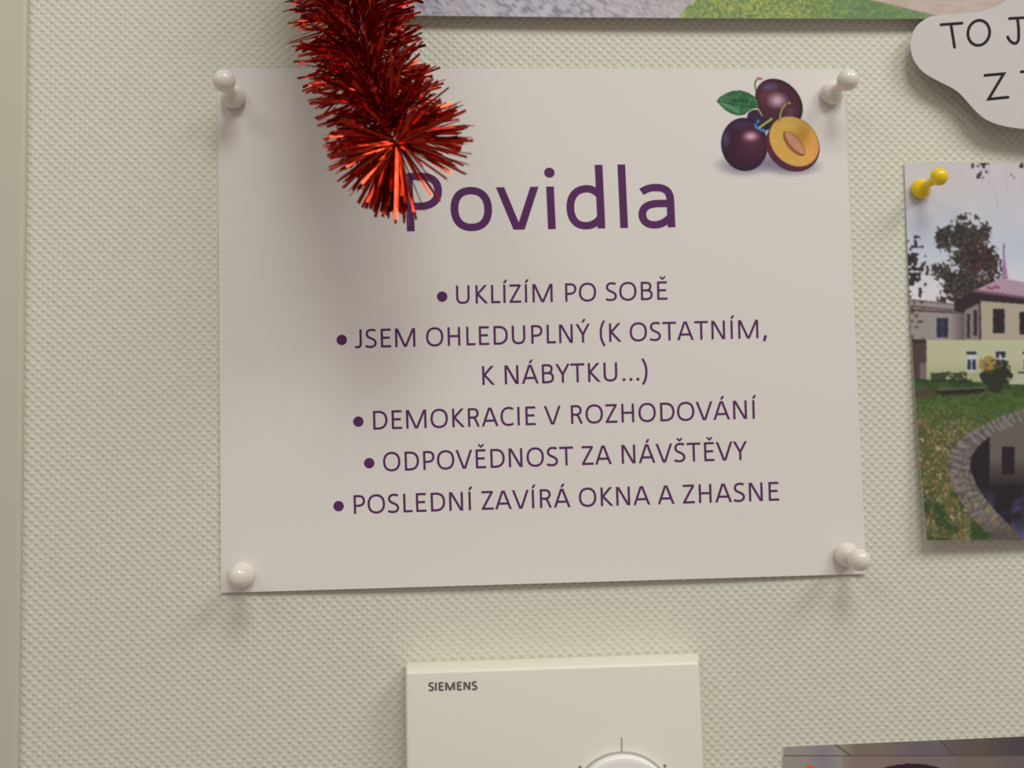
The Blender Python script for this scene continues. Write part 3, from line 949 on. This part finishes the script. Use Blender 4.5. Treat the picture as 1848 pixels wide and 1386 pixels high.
def flat_poly(name, px, h, m, parent):
    P = at_np([p[0] for p in px], [p[1] for p in px], np.full(len(px), h))
    nn = np.cross(P[1] - P[0], P[2] - P[0])
    return rel(link(name, mesh(name, P if nn[1] < 0 else P[::-1], [list(range(len(px)))]), m))


flat_poly('scale_mark', [(1120, 1331), (1123.6, 1331), (1124.0, 1356), (1120.4, 1356)], H + .0001, M_mark, th)
for q in ((1047, 1385), (1200, 1382.5)):
    flat_poly('scale_dot', disc(q[0], q[1], 3.0, 14)[0], H + .0001, M_grey, th)
lg = text('brand_lettering', 'SIEMENS', (773, 1246.6), (862, 1244.6), 14.5, lambda a, b, e: at_np(a, b, H + e), M_brand, None, w=300)
rel(lg)

# ------------------------------------------------------------------ red tinsel garland
gar = bpy.data.objects.new('tinsel_garland', None); COL.objects.link(gar)
tag(gar, 'red foil tinsel garland hanging over the top left of the notice', 'garland')
KP = [(585, -330, .030), (606, -180, .034), (622, -60, .038), (640, 40, .043), (664, 130, .050), (690, 200, .058), (707, 238, .063), (718, 260, .069)]
kp = [at(a, b, c) for a, b, c in KP]
gar.location = kp[0]


def grel(o):
    o.parent = gar; o.matrix_parent_inverse = Matrix.Translation(-gar.location); return o


path = []
for i in range(len(kp) - 1):
    a = kp[max(i - 1, 0)]; b = kp[i]; c = kp[i + 1]; d = kp[min(i + 2, len(kp) - 1)]
    for s in range(24):
        t = s / 24
        path.append(.5 * ((2 * b) + (-a + c) * t + (2 * a - 5 * b + 4 * c - d) * t * t + (-a + 3 * b - 3 * c + d) * t ** 3))
path.append(kp[-1])
LEN = [0]
for a, b in zip(path[:-1], path[1:]): LEN.append(LEN[-1] + (b - a).length)
TOT = LEN[-1]


def on_path(s):
    for i in range(len(path) - 1):
        if LEN[i + 1] >= s or i == len(path) - 2:
            t = (s - LEN[i]) / max(LEN[i + 1] - LEN[i], 1e-9)
            return path[i].lerp(path[i + 1], t), (path[i + 1] - path[i]).normalized()


# core: two twisted wires
V = []; Fc = []
for ph in (0, math.pi):
    st = len(V); nseg = 260
    for i in range(nseg + 1):
        p, t = on_path(TOT * i / nseg)
        u = t.cross(Vector((0.3, 1, 0.2))).normalized(); v_ = t.cross(u)
        a = ph + i * 0.55
        c = p + (u * math.cos(a) + v_ * math.sin(a)) * 0.0006
        for k in range(6):
            b = 2 * math.pi * k / 6
            V.append(c + (u * math.cos(b) + v_ * math.sin(b)) * 0.00045)
    for i in range(nseg):
        for k in range(6):
            k2 = (k + 1) % 6; o_ = st + i * 6
            Fc.append((o_ + k, o_ + k2, o_ + 6 + k2, o_ + 6 + k))
grel(link('wire_core', mesh('wire_core', V, Fc, True), M_wire))


def strip(L, wd, bend, twist, n=5):
    """flat foil strip along +X with a little bend and twist"""
    V = []; Fc = []
    for i in range(n + 1):
        t = i / n; a = twist * t
        c = Vector((L * t, 0, bend * t * t)); s = Vector((0, math.cos(a), math.sin(a))) * wd / 2
        V += [c - s, c + s]
    for i in range(n): Fc.append((2 * i, 2 * i + 1, 2 * i + 3, 2 * i + 2))
    return V, Fc


def frame(s, ang, lean):
    p, t = on_path(s)
    u = t.cross(Vector((0.2, 1, 0.1))).normalized(); v_ = t.cross(u).normalized()
    d = (u * math.cos(ang) + v_ * math.sin(ang)) * math.cos(lean) + t * math.sin(lean)
    side = t.cross(d).normalized()
    tw = rnd.uniform(-1.4, 1.4)
    side = (Quaternion(d, tw) @ side).normalized()
    return p, d.normalized(), side


# dense body of the garland
V = []; Fc = []
NB = 1750
for i in range(NB):
    s = TOT * 0.02 + (TOT * 0.93) * rnd.random()
    ang = s * 330 + rnd.choice((0, math.pi * 2 / 3, math.pi * 4 / 3)) + rnd.gauss(0, .55)
    p, d, side = frame(s, ang, rnd.gauss(0.05, .16))
    L = 0.0262 * rnd.uniform(.82, 1.04) * (1 + .08 * math.sin(s * 330))
    if rnd.random() < .07: L *= 1.12
    if p.y + d.y * L > -0.0035: L = min(L, max(0.006, (-0.0035 - p.y) / max(d.y, 1e-6)))
    nrm = d.cross(side)
    vs, fs = strip(L, rnd.uniform(.0008, .00135), rnd.gauss(0, .0022), rnd.gauss(0, .9), 4)
    o_ = len(V)
    V += [p + d * q.x + side * q.y + nrm * q.z for q in vs]
    Fc += [tuple(a + o_ for a in f) for f in fs]
tag(grel(link('foil_fringe', mesh('foil_fringe', V, Fc), M_foil)), kind='stuff')

# the splayed end: every strip by itself
VAR = []
for k in range(8):
    vs, fs = strip(1.0, 0.047, (k % 4 - 1.5) * 0.03, (k - 3.5) * 0.14, 5)
    me = mesh('foil_strip', vs, fs); me.materials.append(M_foil); VAR.append(me)
p_end, t_end = on_path(TOT)
SECT = [(-178, -118, 90, .0268, .75), (-118, -78, 85, .0292, 1.0), (-99, -83, 26, .0304, .95), (-78, -30, 14, .0300, .8), (-30, 30, 62, .0290, .85), (30, 75, 22, .0255, .7), (150, 186, 27, .0235, .8)]
for (a0, a1, cnt, Lm, wk) in SECT:
    for i in range(cnt):
        a = math.radians(rnd.uniform(a0, a1))
        d = Vector((math.cos(a), rnd.gauss(0.02, .20), math.sin(a))).normalized()
        L = Lm * rnd.uniform(.80, 1.06)
        p = p_end - t_end * rnd.uniform(0.0, .010)
        side = Quaternion(d, rnd.uniform(-1.25, 1.25)) @ d.cross(Vector((0, -1, 0))).normalized()
        nrm = d.cross(side)
        o = grel(link('foil_strip', VAR[rnd.randrange(8)]))
        Mx = Matrix((d, side, nrm)).transposed().to_4x4()
        wsc = rnd.uniform(.75, 1.1) * wk if wk < 1 else rnd.uniform(.9, 1.35)
        Mx = Mx @ Matrix.Diagonal((L, .027 * wsc, .027, 1))
        o.matrix_basis = Matrix.Translation(p) @ Mx
